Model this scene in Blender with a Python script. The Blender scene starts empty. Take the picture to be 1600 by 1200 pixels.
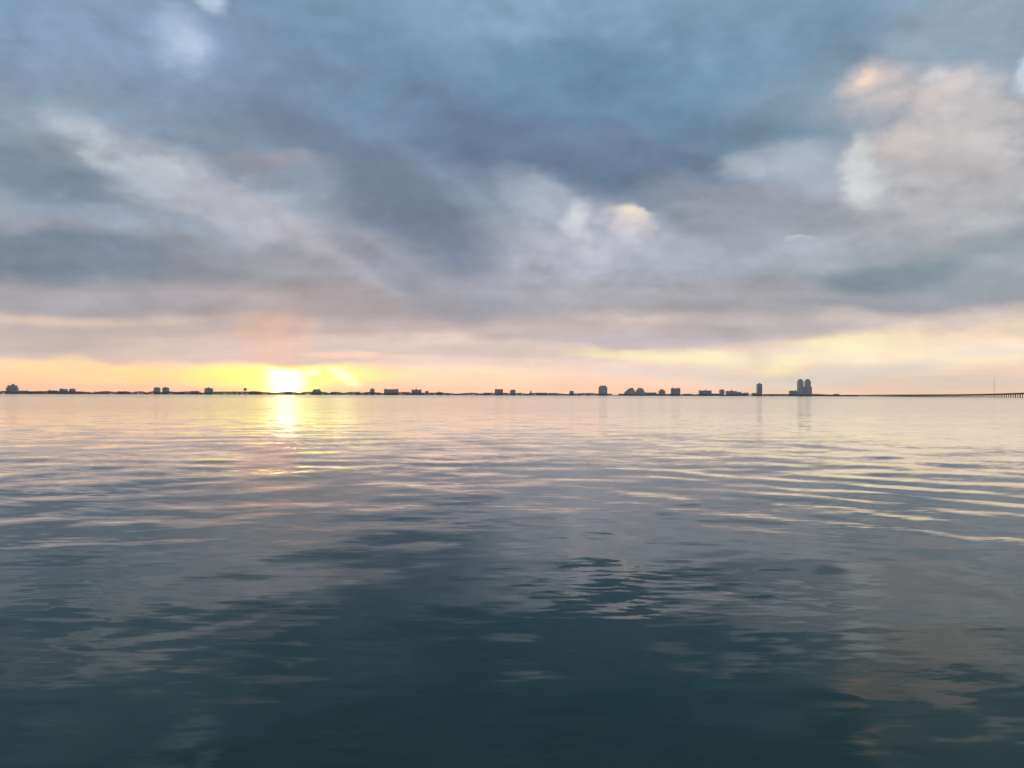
import bpy, bmesh, math, random
import numpy as np
from math import radians, sin, cos, tan, pi, atan, atan2, degrees

random.seed(7)
rng = np.random.default_rng(7)
scene = bpy.context.scene
C = scene.collection

# ------------------------------------------------------------------ camera
F = 1208.0            # focal length in photograph pixels (1600 wide)
CAM_H = 2.5           # eye height above the bay, metres
HORIZON = 617.2       # horizon row at the middle of the photograph
TILT = 0.00287        # the horizon drops this much per pixel to the right
cam_data = bpy.data.cameras.new('camera')
cam_data.sensor_width = 36.0
cam_data.lens = 36.0 * F / 1600.0
cam_data.clip_start = 0.05
cam_data.clip_end = 60000.0
cam = bpy.data.objects.new('camera', cam_data)
C.objects.link(cam)
cam.location = (0, 0, CAM_H)
cam.rotation_euler = (radians(90) + atan((HORIZON - 600) / F), 0, 0)
cam.rotation_mode = 'XYZ'
from mathutils import Matrix, Euler
cam.matrix_world = (Matrix.Translation((0, 0, CAM_H))
                    @ Euler((radians(90) + atan((HORIZON - 600) / F), 0, 0)).to_matrix().to_4x4()
                    @ Matrix.Rotation(TILT, 4, 'Z'))
scene.camera = cam

scene.view_settings.view_transform = 'Standard'
scene.view_settings.look = 'None'
scene.view_settings.exposure = 0.0
scene.view_settings.gamma = 1.0
scene.cycles.use_denoising = True
scene.cycles.max_bounces = 6
scene.cycles.volume_bounces = 1
scene.cycles.sample_clamp_indirect = 6.0


def hor(px):
    return HORIZON + (px - 800) * TILT


def world_x(px, depth):
    return (px - 800) / F * depth


def world_z(px, py, depth):
    return CAM_H + (hor(px) - py) / F * depth


def az_el(px, py):
    """direction of a photograph pixel as azimuth / elevation in degrees"""
    u = (px - 800) / F
    v = (hor(px) - py) / F
    return degrees(atan(u)), degrees(atan(v * cos(atan(u))))


def lin(c):
    return tuple(((x / 255) / 12.92 if x / 255 <= 0.04045 else ((x / 255 + 0.055) / 1.055) ** 2.4) for x in c)


# ------------------------------------------------------------------ node helper
class Tree:
    def __init__(self, nt):
        self.nt = nt

    def new(self, t, **kw):
        n = self.nt.nodes.new(t)
        for k, v in kw.items():
            setattr(n, k, v)
        return n

    def put(self, sock, v):
        if isinstance(v, bpy.types.NodeSocket):
            self.nt.links.new(v, sock)
        else:
            sock.default_value = v

    def math(self, op, a, b=None, c=None, clamp=False):
        n = self.new('ShaderNodeMath', operation=op, use_clamp=clamp)
        self.put(n.inputs[0], a)
        if b is not None:
            self.put(n.inputs[1], b)
        if c is not None:
            self.put(n.inputs[2], c)
        return n.outputs[0]

    def vec(self, op, a, b=None, scale=None):
        n = self.new('ShaderNodeVectorMath', operation=op)
        self.put(n.inputs[0], a)
        if b is not None:
            self.put(n.inputs[1], b)
        if scale is not None:
            self.put(n.inputs['Scale'], scale)
        return n.outputs['Value'] if op in ('LENGTH', 'DOT_PRODUCT') else n.outputs[0]

    def comb(self, x, y, z):
        n = self.new('ShaderNodeCombineXYZ')
        for i, v in enumerate((x, y, z)):
            self.put(n.inputs[i], v)
        return n.outputs[0]

    def sep(self, v):
        n = self.new('ShaderNodeSeparateXYZ')
        self.put(n.inputs[0], v)
        return n.outputs

    def noise(self, v, scale, detail=3.0, rough=0.5, dist=0.0, out='Fac', lac=2.0):
        n = self.new('ShaderNodeTexNoise')
        n.inputs['Scale'].default_value = scale
        n.inputs['Detail'].default_value = detail
        n.inputs['Roughness'].default_value = rough
        n.inputs['Distortion'].default_value = dist
        n.inputs['Lacunarity'].default_value = lac
        self.put(n.inputs['Vector'], v)
        return n.outputs['Fac' if out == 'Fac' else 'Color']

    def mapr(self, v, a, b, c, d, kind='SMOOTHSTEP'):
        n = self.new('ShaderNodeMapRange', interpolation_type=kind)
        self.put(n.inputs[0], v)
        for i, x in enumerate((a, b, c, d)):
            self.put(n.inputs[i + 1], x)
        return n.outputs[0]

    def mix(self, f, a, b, blend='MIX'):
        n = self.new('ShaderNodeMix', data_type='RGBA', blend_type=blend)
        self.put(n.inputs[0], f)
        for i, v in ((6, a), (7, b)):
            self.put(n.inputs[i], v if isinstance(v, bpy.types.NodeSocket) else (*v[:3], 1.0))
        return n.outputs[2]

    def mapping(self, v, loc=(0, 0, 0), rot=(0, 0, 0), scale=(1, 1, 1), kind='POINT'):
        n = self.new('ShaderNodeMapping', vector_type=kind)
        self.put(n.inputs[0], v)
        n.inputs[1].default_value = loc
        n.inputs[2].default_value = rot
        n.inputs[3].default_value = scale
        return n.outputs[0]

    def ramp(self, f, stops, mode='LINEAR'):
        n = self.new('ShaderNodeValToRGB')
        n.color_ramp.interpolation = mode
        e = n.color_ramp.elements
        while len(e) > 1:
            e.remove(e[-1])
        e[0].position = stops[0][0]
        e[0].color = (*stops[0][1], 1)
        for p, c in stops[1:]:
            k = e.new(p)
            k.color = (*c, 1)
        self.put(n.inputs[0], f)
        return n.outputs[0]


# ------------------------------------------------------------------ sky
SUN_PX = (447, 594)
SUN_AZ, SUN_EL = az_el(*SUN_PX)

world = bpy.data.worlds.new('World')
scene.world = world
world.use_nodes = True
wt = Tree(world.node_tree)
world.node_tree.nodes.clear()
tc = wt.new('ShaderNodeTexCoord').outputs['Generated']
dirv = wt.vec('NORMALIZE', tc)
dx, dy, dz = wt.sep(dirv)
az = wt.math('MULTIPLY', wt.math('ARCTAN2', dx, dy), 180 / pi)
el = wt.math('MULTIPLY', wt.math('ARCSINE', dz), 180 / pi)
zc = wt.math('ADD', wt.math('MAXIMUM', dz, 0.0), 0.20)
plane = wt.comb(wt.math('DIVIDE', dx, zc), wt.math('DIVIDE', dy, zc), 0.0)      # the cloud deck seen in perspective

# the drift of the cloud edges: big lazy bends plus fine tatters
n_big = wt.noise(wt.mapping(plane, loc=(3.1, 1.7, 0.0), rot=(0, 0, radians(-25)), scale=(1.3, 1.7, 1)), 1.0, 3.0, 0.5, 0.0, 'Color')
n_puff = wt.noise(wt.mapping(dirv, scale=(1, 1, 2.0)), 9.0, 4.0, 0.55, 0.0, 'Color')
w1 = wt.vec('SUBTRACT', n_big, (0.5, 0.5, 0.5))
w2 = wt.vec('SUBTRACT', n_puff, (0.5, 0.5, 0.5))
lift = wt.mapr(el, 0.5, 12.0, 0.10, 1.0, 'LINEAR')
warp = wt.vec('ADD', wt.vec('MULTIPLY', w1, (3.0, 2.0, 0.0)), wt.vec('MULTIPLY', w2, (4.0, 3.2, 0.0)))
wx, wy, _ = wt.sep(warp)
saz = wt.math('ADD', az, wt.math('MULTIPLY', wx, wt.math('ADD', wt.math('MULTIPLY', lift, 0.75), 0.25)))
sel = wt.math('ADD', el, wt.math('MULTIPLY', wy, lift))
P = wt.comb(saz, sel, 0.0)
rag = wt.noise(wt.mapping(dirv, scale=(1, 1, 1.6)), 17.0, 5.0, 0.56)
tatter = wt.mapr(rag, 0.25, 0.75, 0.55, 1.45, 'LINEAR')
# relief of the billows, caught by the low light from the sun's side
toward = (sin(radians(SUN_AZ)) * 0.016, cos(radians(SUN_AZ)) * 0.016, -0.022)
bill = wt.mapping(dirv, scale=(1, 1, 1.6))
relief = wt.math('SUBTRACT', wt.noise(wt.vec('ADD', bill, toward), 8.5, 4.0, 0.52, 0.25), wt.noise(bill, 8.5, 4.0, 0.52, 0.25))

ROWS = [(612, (255, 212, 178)), (590, (253, 218, 188)), (560, (230, 208, 196)), (530, (196, 184, 182)),
        (500, (178, 170, 172)), (450, (158, 160, 168)), (400, (152, 158, 170)), (330, (142, 154, 170)),
        (250, (128, 146, 166)), (150, (120, 148, 174)), (0, (138, 166, 191))]
stops = [(max(az_el(800, y)[1], 0) / 90.0, lin(c)) for y, c in ROWS]
stops += [(0.42, lin((146, 172, 196))), (1.0, lin((140, 166, 192)))]
col = wt.ramp(wt.math('DIVIDE', sel, 90.0, clamp=True), stops)

# (x, y, half width, half height, turn, colour, strength, hardness)  -  photograph pixels; every one a bank, gap or glow in the deck
SKY = [
    # clear strip under the deck
    (120, 582, 420, 48, 0, (254, 212, 166), .9, 0),
    (310, 586, 340, 30, 0, (255, 228, 156), .8, 0),
    (130, 556, 150, 22, 5, (255, 224, 162), .9, 0),
    (440, 588, 230, 32, 0, (255, 252, 135), 1, 0),
    (545, 588, 150, 24, 0, (255, 255, 140), .8, 0),
    (170, 612, 330, 18, 0, (252, 206, 166), .85, 0),
    (680, 610, 260, 18, 0, (254, 212, 174), .8, 0),
    (700, 590, 220, 30, 0, (254, 224, 182), .7, 0),
    (1180, 560, 520, 60, 0, (252, 226, 196), .6, 0),
    (930, 553, 110, 13, 0, (254, 238, 184), .7, 0),
    (1090, 556, 160, 20, -3, (253, 238, 192), .75, 0),
    (1215, 575, 75, 24, 20, (255, 240, 192), .8, 0),
    (1330, 540, 180, 30, 5, (255, 240, 196), .9, 0),
    (1520, 530, 260, 60, 0, (252, 226, 194), .8, 0),
    (1450, 560, 220, 22, 0, (255, 234, 196), .7, 0),
    (1400, 575, 130, 14, 4, (224, 212, 198), .7, 0),
    (1240, 548, 90, 10, -4, (232, 216, 200), .6, 0),
    (1060, 582, 110, 10, -3, (226, 208, 198), .6, 0),
    (1130, 592, 170, 24, -4, (226, 212, 200), .75, 0),
    (1300, 590, 190, 26, 6, (220, 212, 198), .75, 0),
    (1500, 598, 230, 26, 0, (220, 208, 192), .7, 0),
    (1540, 548, 120, 16, 3, (224, 212, 200), .6, 0),
    (980, 580, 180, 16, 0, (234, 214, 202), .7, 0),
    (850, 566, 170, 14, 0, (218, 204, 198), .7, 0),
    # low shelves of the deck
    (330, 545, 620, 34, 1, (214, 192, 182), .9, .2),
    (60, 535, 240, 30, 0, (198, 184, 178), .9, .1),
    (640, 550, 420, 26, 1, (216, 198, 190), .9, .2),
    (1000, 527, 330, 26, -1, (196, 186, 188), .95, .15),
    (230, 505, 520, 30, 2, (192, 180, 178), .7, 0),
    (425, 525, 80, 95, 0, (236, 190, 168), .55, 0),
    (430, 472, 150, 18, 0, (212, 180, 170), .5, 0),
    (120, 497, 330, 14, 2, (224, 200, 184), .6, 0),
    (760, 510, 260, 20, -3, (232, 206, 194), .6, 0),
    (1000, 500, 330, 22, -2, (232, 210, 200), .6, 0),
    (560, 556, 120, 9, 0, (255, 214, 184), .8, 0),
    (700, 562, 260, 10, -2, (246, 216, 200), .6, 0),
    (700, 527, 90, 16, 0, (240, 216, 204), .7, 0),
    (1180, 508, 240, 34, -2, (184, 176, 178), .85, .1),
    (1420, 470, 330, 34, 0, (156, 160, 168), .9, .1),
    (1530, 490, 160, 24, 8, (212, 198, 188), .7, 0),
    (1330, 495, 120, 22, -8, (208, 194, 186), .7, 0),
    # middle of the sky
    (540, 480, 500, 40, -2, (164, 160, 166), .8, .05),
    (150, 470, 320, 32, 0, (162, 162, 170), .7, .05),
    (240, 430, 330, 34, 0, (130, 142, 155), .7, 0),
    (690, 440, 330, 70, -14, (150, 155, 168), .8, 0),
    (940, 385, 300, 110, 8, (180, 183, 197), .92, 0),
    (1210, 405, 340, 50, 0, (170, 177, 188), .85, 0),
    (1480, 380, 330, 90, 0, (172, 178, 186), .8, 0),
    (1010, 458, 380, 26, -2, (168, 166, 174), .7, 0),
    (1300, 440, 120, 24, 0, (156, 166, 176), .6, 0),
    (1400, 432, 190, 36, 3, (134, 149, 160), .95, .1),
    (1560, 440, 150, 30, 0, (150, 158, 166), .7, 0),
    (1540, 385, 190, 34, 0, (146, 156, 164), .8, .05),
    (1560, 330, 170, 30, 0, (160, 166, 172), .6, 0),
    (320, 300, 420, 66, -20, (170, 177, 190), .9, 0),
    (165, 245, 160, 44, -38, (182, 191, 202), .9, 0),
    (270, 275, 170, 30, -12, (186, 192, 203), .7, 0),
    (480, 375, 280, 44, -26, (176, 177, 188), .9, 0),
    (350, 340, 200, 26, -22, (182, 184, 194), .6, 0),
    (60, 275, 180, 60, -6, (120, 139, 156), .92, .05),
    (60, 225, 130, 30, 0, (140, 153, 166), .7, 0),
    (190, 338, 300, 30, -4, (150, 164, 182), .8, 0),
    (110, 400, 300, 66, 2, (117, 134, 151), .95, .12),
    (330, 392, 140, 22, -10, (134, 144, 157), .6, 0),
    (1490, 250, 320, 150, 0, (196, 192, 192), .95, 0),
    (1480, 330, 260, 60, 0, (178, 178, 182), .7, 0),
    (1200, 280, 280, 110, 0, (166, 173, 187), .85, 0),
    # the dark bank across the top
    (380, 40, 440, 140, 0, (138, 163, 189), .8, 0),
    (110, 60, 330, 130, 0, (138, 162, 188), .8, 0),
    (180, 155, 330, 60, 0, (132, 152, 173), .75, 0),
    (640, 130, 420, 190, -14, (116, 144, 170), .92, 0),
    (960, 140, 480, 170, -8, (108, 141, 168), .96, .08),
    (1290, 150, 260, 100, 8, (126, 149, 168), .92, .05),
    (430, 190, 240, 60, -20, (120, 141, 164), .7, 0),
    (560, 250, 250, 60, -22, (110, 130, 153), .85, .06),
    (660, 345, 200, 84, -30, (110, 126, 147), .92, .08),
    (590, 420, 150, 34, -30, (134, 143, 158), .7, 0),
    (820, 235, 310, 84, -14, (99, 121, 146), .95, .02),
    (1000, 255, 230, 76, -18, (106, 128, 152), .95, .16),
    (1090, 316, 160, 52, -16, (132, 143, 158), .9, .12),
    (1190, 332, 210, 52, -6, (150, 154, 166), .85, .10),
    (1310, 332, 110, 40, 8, (150, 153, 162), .75, .04),
    (1140, 215, 160, 50, -10, (112, 138, 160), .8, .05),
    (830, 20, 330, 60, 0, (136, 166, 190), .7, 0),
    (1200, 30, 330, 80, 0, (130, 160, 184), .7, 0),
    (720, 95, 90, 70, 20, (126, 154, 180), .6, 0),
    (940, 110, 120, 60, 0, (104, 138, 166), .6, 0),
    (1510, 50, 200, 120, 0, (150, 167, 182), .85, 0),
    (430, 257, 130, 22, 4, (152, 150, 160), .7, 0),
    # breaks in the deck
    (1385, 160, 150, 80, 0, (176, 177, 184), .7, 0),
    (1380, 152, 90, 60, 0, (194, 188, 190), .6, 0),
    (1354, 124, 60, 34, 8, (224, 204, 196), .75, 0),
    (1350, 120, 26, 15, 8, (250, 218, 198), .7, 0),
    (1400, 160, 40, 30, 0, (212, 200, 198), .6, 0),
    (1468, 155, 60, 60, -35, (218, 204, 200), .85, 0),
    (1447, 126, 30, 26, 0, (206, 208, 212), .55, 0),
    (1525, 175, 110, 60, 0, (200, 194, 193), .7, 0),
    (1390, 232, 100, 42, 0, (214, 205, 202), .85, 0),
    (1338, 268, 36, 84, 14, (216, 218, 217), .75, 0),
    (1365, 300, 40, 40, 30, (204, 204, 206), .7, 0),
    (1600, 108, 34, 40, 0, (206, 218, 228), .8, 0),
    (1225, 250, 100, 34, 0, (184, 188, 200), .5, 0),
    (1165, 262, 50, 24, 0, (186, 190, 200), .5, 0),
    (850, 314, 150, 34, -24, (178, 186, 200), .65, 0),
    (985, 345, 70, 30, -22, (212, 206, 210), .8, 0),
    (984, 330, 44, 17, -18, (242, 226, 206), .7, 0),
    (912, 348, 26, 44, -22, (212, 213, 219), .8, 0),
    (935, 385, 60, 44, -40, (200, 201, 212), .7, 0),
    (950, 362, 18, 40, -30, (166, 172, 187), .7, 0),
    (1256, 377, 40, 5, -4, (216, 214, 210), .4, 0),
    (345, 6, 44, 28, -40, (194, 216, 236), .85, 0),
    (285, 58, 80, 56, -40, (164, 187, 212), .8, 0),
    (298, 70, 40, 26, -30, (182, 199, 220), .6, 0),
    (148, 240, 50, 22, -45, (202, 209, 215), .7, 0),
    (245, 258, 60, 16, -6, (196, 201, 208), .7, 0),
]


def feature(col, x, y, rx, ry, turn, rgb, k, hard, gain=1.0):
    a, e = az_el(x, y)
    ca = cos(radians(a))
    s = degrees(1 / F)
    m = wt.mapping(P, loc=(a, e, 0), rot=(0, 0, radians(turn)), scale=(rx * s * ca * ca, ry * s * ca, 1), kind='TEXTURE')
    g = wt.new('ShaderNodeTexGradient', gradient_type='SPHERICAL')
    wt.nt.links.new(m, g.inputs[0])
    f = wt.mapr(wt.math('MULTIPLY', g.outputs['Fac'], tatter), hard * 0.8, 0.75 - hard * 1.2 if hard else 0.85, 0.0, k)
    return wt.mix(f, col, tuple(gain * v for v in lin(rgb)))


for ft in SKY:
    col = feature(col, *ft)

# fine structure of the deck: streaks drawn out by the wind, and soft billows
streak = wt.noise(wt.mapping(plane, rot=(0, 0, radians(-38)), scale=(0.8, 2.2, 1)), 2.2, 3.0, 0.5, 0.3)
billow = wt.sep(n_puff)[2]
bands = wt.noise(wt.comb(wt.math('MULTIPLY', az, 0.05), wt.math('MULTIPLY', el, 0.85), 3.0), 1.0, 3.0, 0.55, 0.4)
low = wt.mapr(el, 2.0, 9.0, 1.0, 0.0)
shade = wt.math('ADD', wt.math('MULTIPLY', wt.math('SUBTRACT', streak, 0.5), 0.34),
                wt.math('MULTIPLY', wt.math('ADD', wt.math('MULTIPLY', wt.math('SUBTRACT', billow, 0.5), 0.7), wt.math('SUBTRACT', rag, 0.5)), 0.40))
shade = wt.math('ADD', shade, wt.math('MULTIPLY', relief, 0.75))
shade = wt.math('ADD', wt.math('MULTIPLY', shade, wt.mapr(el, 0.0, 8.0, 0.25, 1.0, 'LINEAR')),
                wt.math('MULTIPLY', wt.math('MULTIPLY', wt.math('SUBTRACT', bands, 0.5), 0.34), low))
col = wt.vec('SCALE', col, scale=wt.math('ADD', wt.mapr(el, 1.0, 6.0, 1.16, 1.0), shade))

warm = wt.math('MULTIPLY', wt.mapr(el, 0.3, 3.2, 1.0, 0.0), wt.mapr(az, 0.0, 22.0, 1.0, 0.1))
col = wt.vec('MULTIPLY', col, wt.comb(wt.math('ADD', 1.0, wt.math('MULTIPLY', warm, 0.16)), wt.math('ADD', 1.0, wt.math('MULTIPLY', warm, 0.02)), 1.0))      # reddened by the long path through the air

# the veiled sun and the two small rifts beside it, all under the flat foot of the deck
foot = wt.mapr(wt.math('ADD', sel, wt.math('MULTIPLY', wt.math('SUBTRACT', rag, 0.5), 0.9)), az_el(447, 581)[1], az_el(447, 569)[1], 1.0, 0.0)


def glow(col, x, y, rx, ry, turn, rgb, soft=1.0):
    a, e = az_el(x, y)
    s = degrees(1 / F) * cos(radians(a))
    m = wt.mapping(wt.comb(az, sel, 0.0), loc=(a, e, 0), rot=(0, 0, radians(turn)), scale=(rx * s, ry * s, 1), kind='TEXTURE')
    g = wt.new('ShaderNodeTexGradient', gradient_type='SPHERICAL')
    wt.nt.links.new(m, g.inputs[0])
    f = wt.math('MULTIPLY', wt.mapr(g.outputs['Fac'], 0.0, soft, 0.0, 1.0), foot)
    return wt.vec('ADD', col, wt.vec('SCALE', rgb, scale=f))


col = glow(col, 447, 590, 170, 52, 0, (0.30, 0.32, 0.0))
col = glow(col, 447, 593, 70, 52, 0, (0.85, 0.74, 0.04))
col = glow(col, 447, 593, 44, 44, 0, (2.0, 1.85, 1.4))
col = glow(col, 491, 581, 17, 11, 0, (1.1, 1.0, .6))
col = glow(col, 534, 587, 42, 14, -32, (1.0, .9, .5))

sky = wt.new('ShaderNodeTexSky', sky_type='NISHITA', sun_disc=False)
sky.sun_elevation = radians(SUN_EL)
sky.sun_rotation = radians(SUN_AZ)
sky.air_density = 1.2
sky.dust_density = 2.0
clear = wt.vec('SCALE', sky.outputs[0], scale=0.10)
final = wt.vec('ADD', wt.vec('SCALE', clear, scale=0.05), col)      # a little clear sky shows through the thin deck
bg = wt.new('ShaderNodeBackground')
wt.nt.links.new(final, bg.inputs[0])
bg.inputs[1].default_value = 1.0
out = wt.new('ShaderNodeOutputWorld')
wt.nt.links.new(bg.outputs[0], out.inputs[0])
world.cycles.sampling_method = 'MANUAL'
world.cycles.sample_map_resolution = 512

# ------------------------------------------------------------------ sun, low and veiled by the haze
sun_d = bpy.data.lights.new('sun', 'SUN')
sun_d.energy = 0.0012
sun_d.angle = radians(1.4)
sun_d.color = (1.0, 0.78, 0.36)
sun = bpy.data.objects.new('sun', sun_d)
C.objects.link(sun)
sun.location = (0, 0, 300)
from mathutils import Vector
sdir = Vector((sin(radians(SUN_AZ)) * cos(radians(SUN_EL)), cos(radians(SUN_AZ)) * cos(radians(SUN_EL)), sin(radians(SUN_EL))))
sun.rotation_euler = sdir.to_track_quat('Z', 'Y').to_euler()
#==BUILD==
# ------------------------------------------------------------------ materials
def mat(name):
    m = bpy.data.materials.new(name)
    m.use_nodes = True
    t = Tree(m.node_tree)
    b = m.node_tree.nodes['Principled BSDF']
    return m, t, b


def plain(name, rgb, rough=0.8, vary=0.12, scale=0.15):
    m, t, b = mat(name)
    pos = t.new('ShaderNodeTexCoord').outputs['Object']
    n = t.noise(pos, scale, 4.0, 0.6)
    k = t.mapr(n, 0.25, 0.75, 1 - vary, 1 + vary, 'LINEAR')
    t.put(b.inputs['Base Color'], t.vec('SCALE', tuple(rgb), scale=k))
    b.inputs['Roughness'].default_value = rough
    return m


def facade(name, rgb, glass=(0.10, 0.10, 0.105), floor=3.2, bay=4.0, vary=0.1):
    """painted concrete with a grid of window openings too far away to tell apart"""
    m, t, b = mat(name)
    pos = t.new('ShaderNodeTexCoord').outputs['Object']
    x, y, z = t.sep(pos)
    fx = t.math('FRACT', t.math('DIVIDE', t.math('ADD', x, y), bay))
    fz = t.math('FRACT', t.math('DIVIDE', z, floor))
    inx = t.math('LESS_THAN', t.math('ABSOLUTE', t.math('SUBTRACT', fx, 0.5)), 0.27)
    inz = t.math('LESS_THAN', t.math('ABSOLUTE', t.math('SUBTRACT', fz, 0.52)), 0.26)
    nz = t.sep(t.new('ShaderNodeNewGeometry').outputs['Normal'])[2]
    side = t.math('LESS_THAN', t.math('ABSOLUTE', nz), 0.5)
    win = t.math('MULTIPLY', t.math('MULTIPLY', inx, inz), side)
    n = t.noise(pos, 0.12, 4.0, 0.6)
    k = t.mapr(n, 0.25, 0.75, 1 - vary, 1 + vary, 'LINEAR')
    t.put(b.inputs['Base Color'], t.mix(win, t.vec('SCALE', tuple(rgb), scale=k), glass))
    t.put(b.inputs['Roughness'], t.mapr(win, 0, 1, 0.85, 0.12, 'LINEAR'))
    return m


M = {
    'beige': facade('beige_stucco', (0.55, 0.46, 0.38)),
    'grey': facade('grey_concrete', (0.72, 0.68, 0.65)),
    'dark': facade('dark_concrete', (0.38, 0.335, 0.33)),
    'pink': facade('pink_stucco', (0.56, 0.40, 0.36)),
    'white': facade('white_stucco', (0.62, 0.60, 0.57)),
    'slate': facade('slate_concrete', (0.48, 0.45, 0.45)),
    'roofing': plain('flat_roofing', (0.22, 0.20, 0.19)),
    'slab': plain('balcony_concrete', (0.52, 0.47, 0.45)),
    'white_slab': plain('white_concrete', (0.66, 0.64, 0.62)),
    'shingle': plain('brown_roof', (0.16, 0.11, 0.09)),
    'housewall': plain('house_wall', (0.42, 0.37, 0.33)),
    'housewhite': plain('house_white', (0.7, 0.68, 0.66)),
    'housetan': plain('house_tan', (0.30, 0.24, 0.20)),
    'glass': plain('dark_glazing', (0.05, 0.055, 0.06), 0.15),
    'metal': plain('grey_painted_steel', (0.30, 0.31, 0.32), 0.5),
    'bark': plain('bark', (0.10, 0.075, 0.055)),
    'leaf': plain('leaves', (0.055, 0.065, 0.035), 0.7, 0.35, 0.4),
    'leaf2': plain('leaves_olive', (0.07, 0.07, 0.04), 0.7, 0.35, 0.4),
    'palm': plain('palm_fronds', (0.06, 0.075, 0.04), 0.7, 0.3, 0.4),
    'land': plain('sandy_ground', (0.16, 0.14, 0.11), 0.95, 0.3, 0.02),
    'concrete': plain('bridge_concrete', (0.11, 0.115, 0.12), 0.9),
    'brick': plain('red_brown_brick', (0.26, 0.14, 0.10)),
}

# ------------------------------------------------------------------ mesh helpers
def make_obj(name, verts, faces, m, parent=None, smooth=False):
    me = bpy.data.meshes.new(name)
    me.from_pydata([tuple(v) for v in verts], [], faces)
    me.update()
    if smooth:
        me.polygons.foreach_set('use_smooth', [True] * len(me.polygons))
    me.materials.append(m)
    o = bpy.data.objects.new(name, me)
    C.objects.link(o)
    if parent:
        o.parent = parent
    return o


class MB:
    def __init__(self):
        self.v, self.f = [], []

    def box(self, x0, x1, y0, y1, z0, z1):
        n = len(self.v)
        self.v += [(x, y, z) for z in (z0, z1) for x, y in ((x0, y0), (x1, y0), (x1, y1), (x0, y1))]
        self.f += [tuple(n + i for i in q) for q in ((3, 2, 1, 0), (4, 5, 6, 7), (0, 1, 5, 4), (1, 2, 6, 5), (2, 3, 7, 6), (3, 0, 4, 7))]
        return self

    def prism(self, poly, y0, y1):
        """outline in x/z (counter-clockwise seen from -y) run from y0 to y1"""
        n, k = len(self.v), len(poly)
        self.v += [(x, y0, z) for x, z in poly] + [(x, y1, z) for x, z in poly]
        self.f.append(tuple(n + i for i in range(k)))
        self.f.append(tuple(n + k + i for i in reversed(range(k))))
        for i in range(k):
            j = (i + 1) % k
            self.f.append((n + i, n + k + i, n + k + j, n + j))
        return self

    def lathe(self, cx, cy, prof, seg=16):
        """prof: list of (radius, z) from the bottom up"""
        n = len(self.v)
        for r, z in prof:
            for i in range(seg):
                a = 2 * pi * i / seg
                self.v.append((cx + r * cos(a), cy + r * sin(a), z))
        for j in range(len(prof) - 1):
            for i in range(seg):
                k = (i + 1) % seg
                self.f.append((n + j * seg + i, n + j * seg + k, n + (j + 1) * seg + k, n + (j + 1) * seg + i))
        self.f.append(tuple(n + i for i in reversed(range(seg))))
        self.f.append(tuple(n + (len(prof) - 1) * seg + i for i in range(seg)))
        return self

    def bar(self, a, b, r, r2=None, seg=6):
        a, b = Vector(a), Vector(b)
        r2 = r if r2 is None else r2
        d = (b - a).normalized()
        u = d.orthogonal().normalized()
        w = d.cross(u)
        n = len(self.v)
        for p, rr in ((a, r), (b, r2)):
            for i in range(seg):
                t = 2 * pi * i / seg
                self.v.append(tuple(p + rr * (cos(t) * u + sin(t) * w)))
        for i in range(seg):
            k = (i + 1) % seg
            self.f.append((n + i, n + k, n + seg + k, n + seg + i))
        self.f.append(tuple(n + i for i in reversed(range(seg))))
        self.f.append(tuple(n + seg + i for i in range(seg)))
        return self

    def build(self, name, m, parent=None, smooth=False):
        return make_obj(name, self.v, self.f, m, parent, smooth)


def tag(o, label=None, cat=None, group=None, kind=None):
    if label:
        o['label'] = label
    if cat:
        o['category'] = cat
    if group:
        o['group'] = group
    if kind:
        o['kind'] = kind
    return o


def thing(name, label, cat, loc, group=None):
    o = bpy.data.objects.new(name, None)
    o.empty_display_size = 2.0
    C.objects.link(o)
    o.location = loc
    return tag(o, label, cat, group)


def copy_tree(o, loc, rz=0.0, scale=1.0, label=None):
    c = o.copy()
    C.objects.link(c)
    c.location = loc
    c.rotation_euler = (0, 0, rz)
    c.scale = (scale, scale, scale)
    if label:
        c['label'] = label
    for ch in o.children:
        d = ch.copy()
        C.objects.link(d)
        d.parent = c
        for g in ch.children:
            e = g.copy()
            C.objects.link(e)
            e.parent = d
    return c


# ------------------------------------------------------------------ water
SHORE = 4400.0
SEG_FRONT, SEG_BACK, HALF = 900, 70, radians(41)
angs = np.concatenate([np.linspace(-HALF, HALF, SEG_FRONT, endpoint=False), np.linspace(HALF, 2 * pi - HALF, SEG_BACK, endpoint=False)])
rows_y = np.linspace(700, 0.55, 640)                      # even steps of view angle, so the grid is fine near and coarse far
radii = CAM_H * F / rows_y
radii = np.concatenate([[1.2, 2.2, 3.2], radii[radii > 4.0]])
radii = np.append(radii, [6000.0])
R, A = np.meshgrid(radii, angs, indexing='ij')
X, Y = R * np.sin(A), R * np.cos(A)
gap = np.gradient(radii)[:, None]


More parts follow.
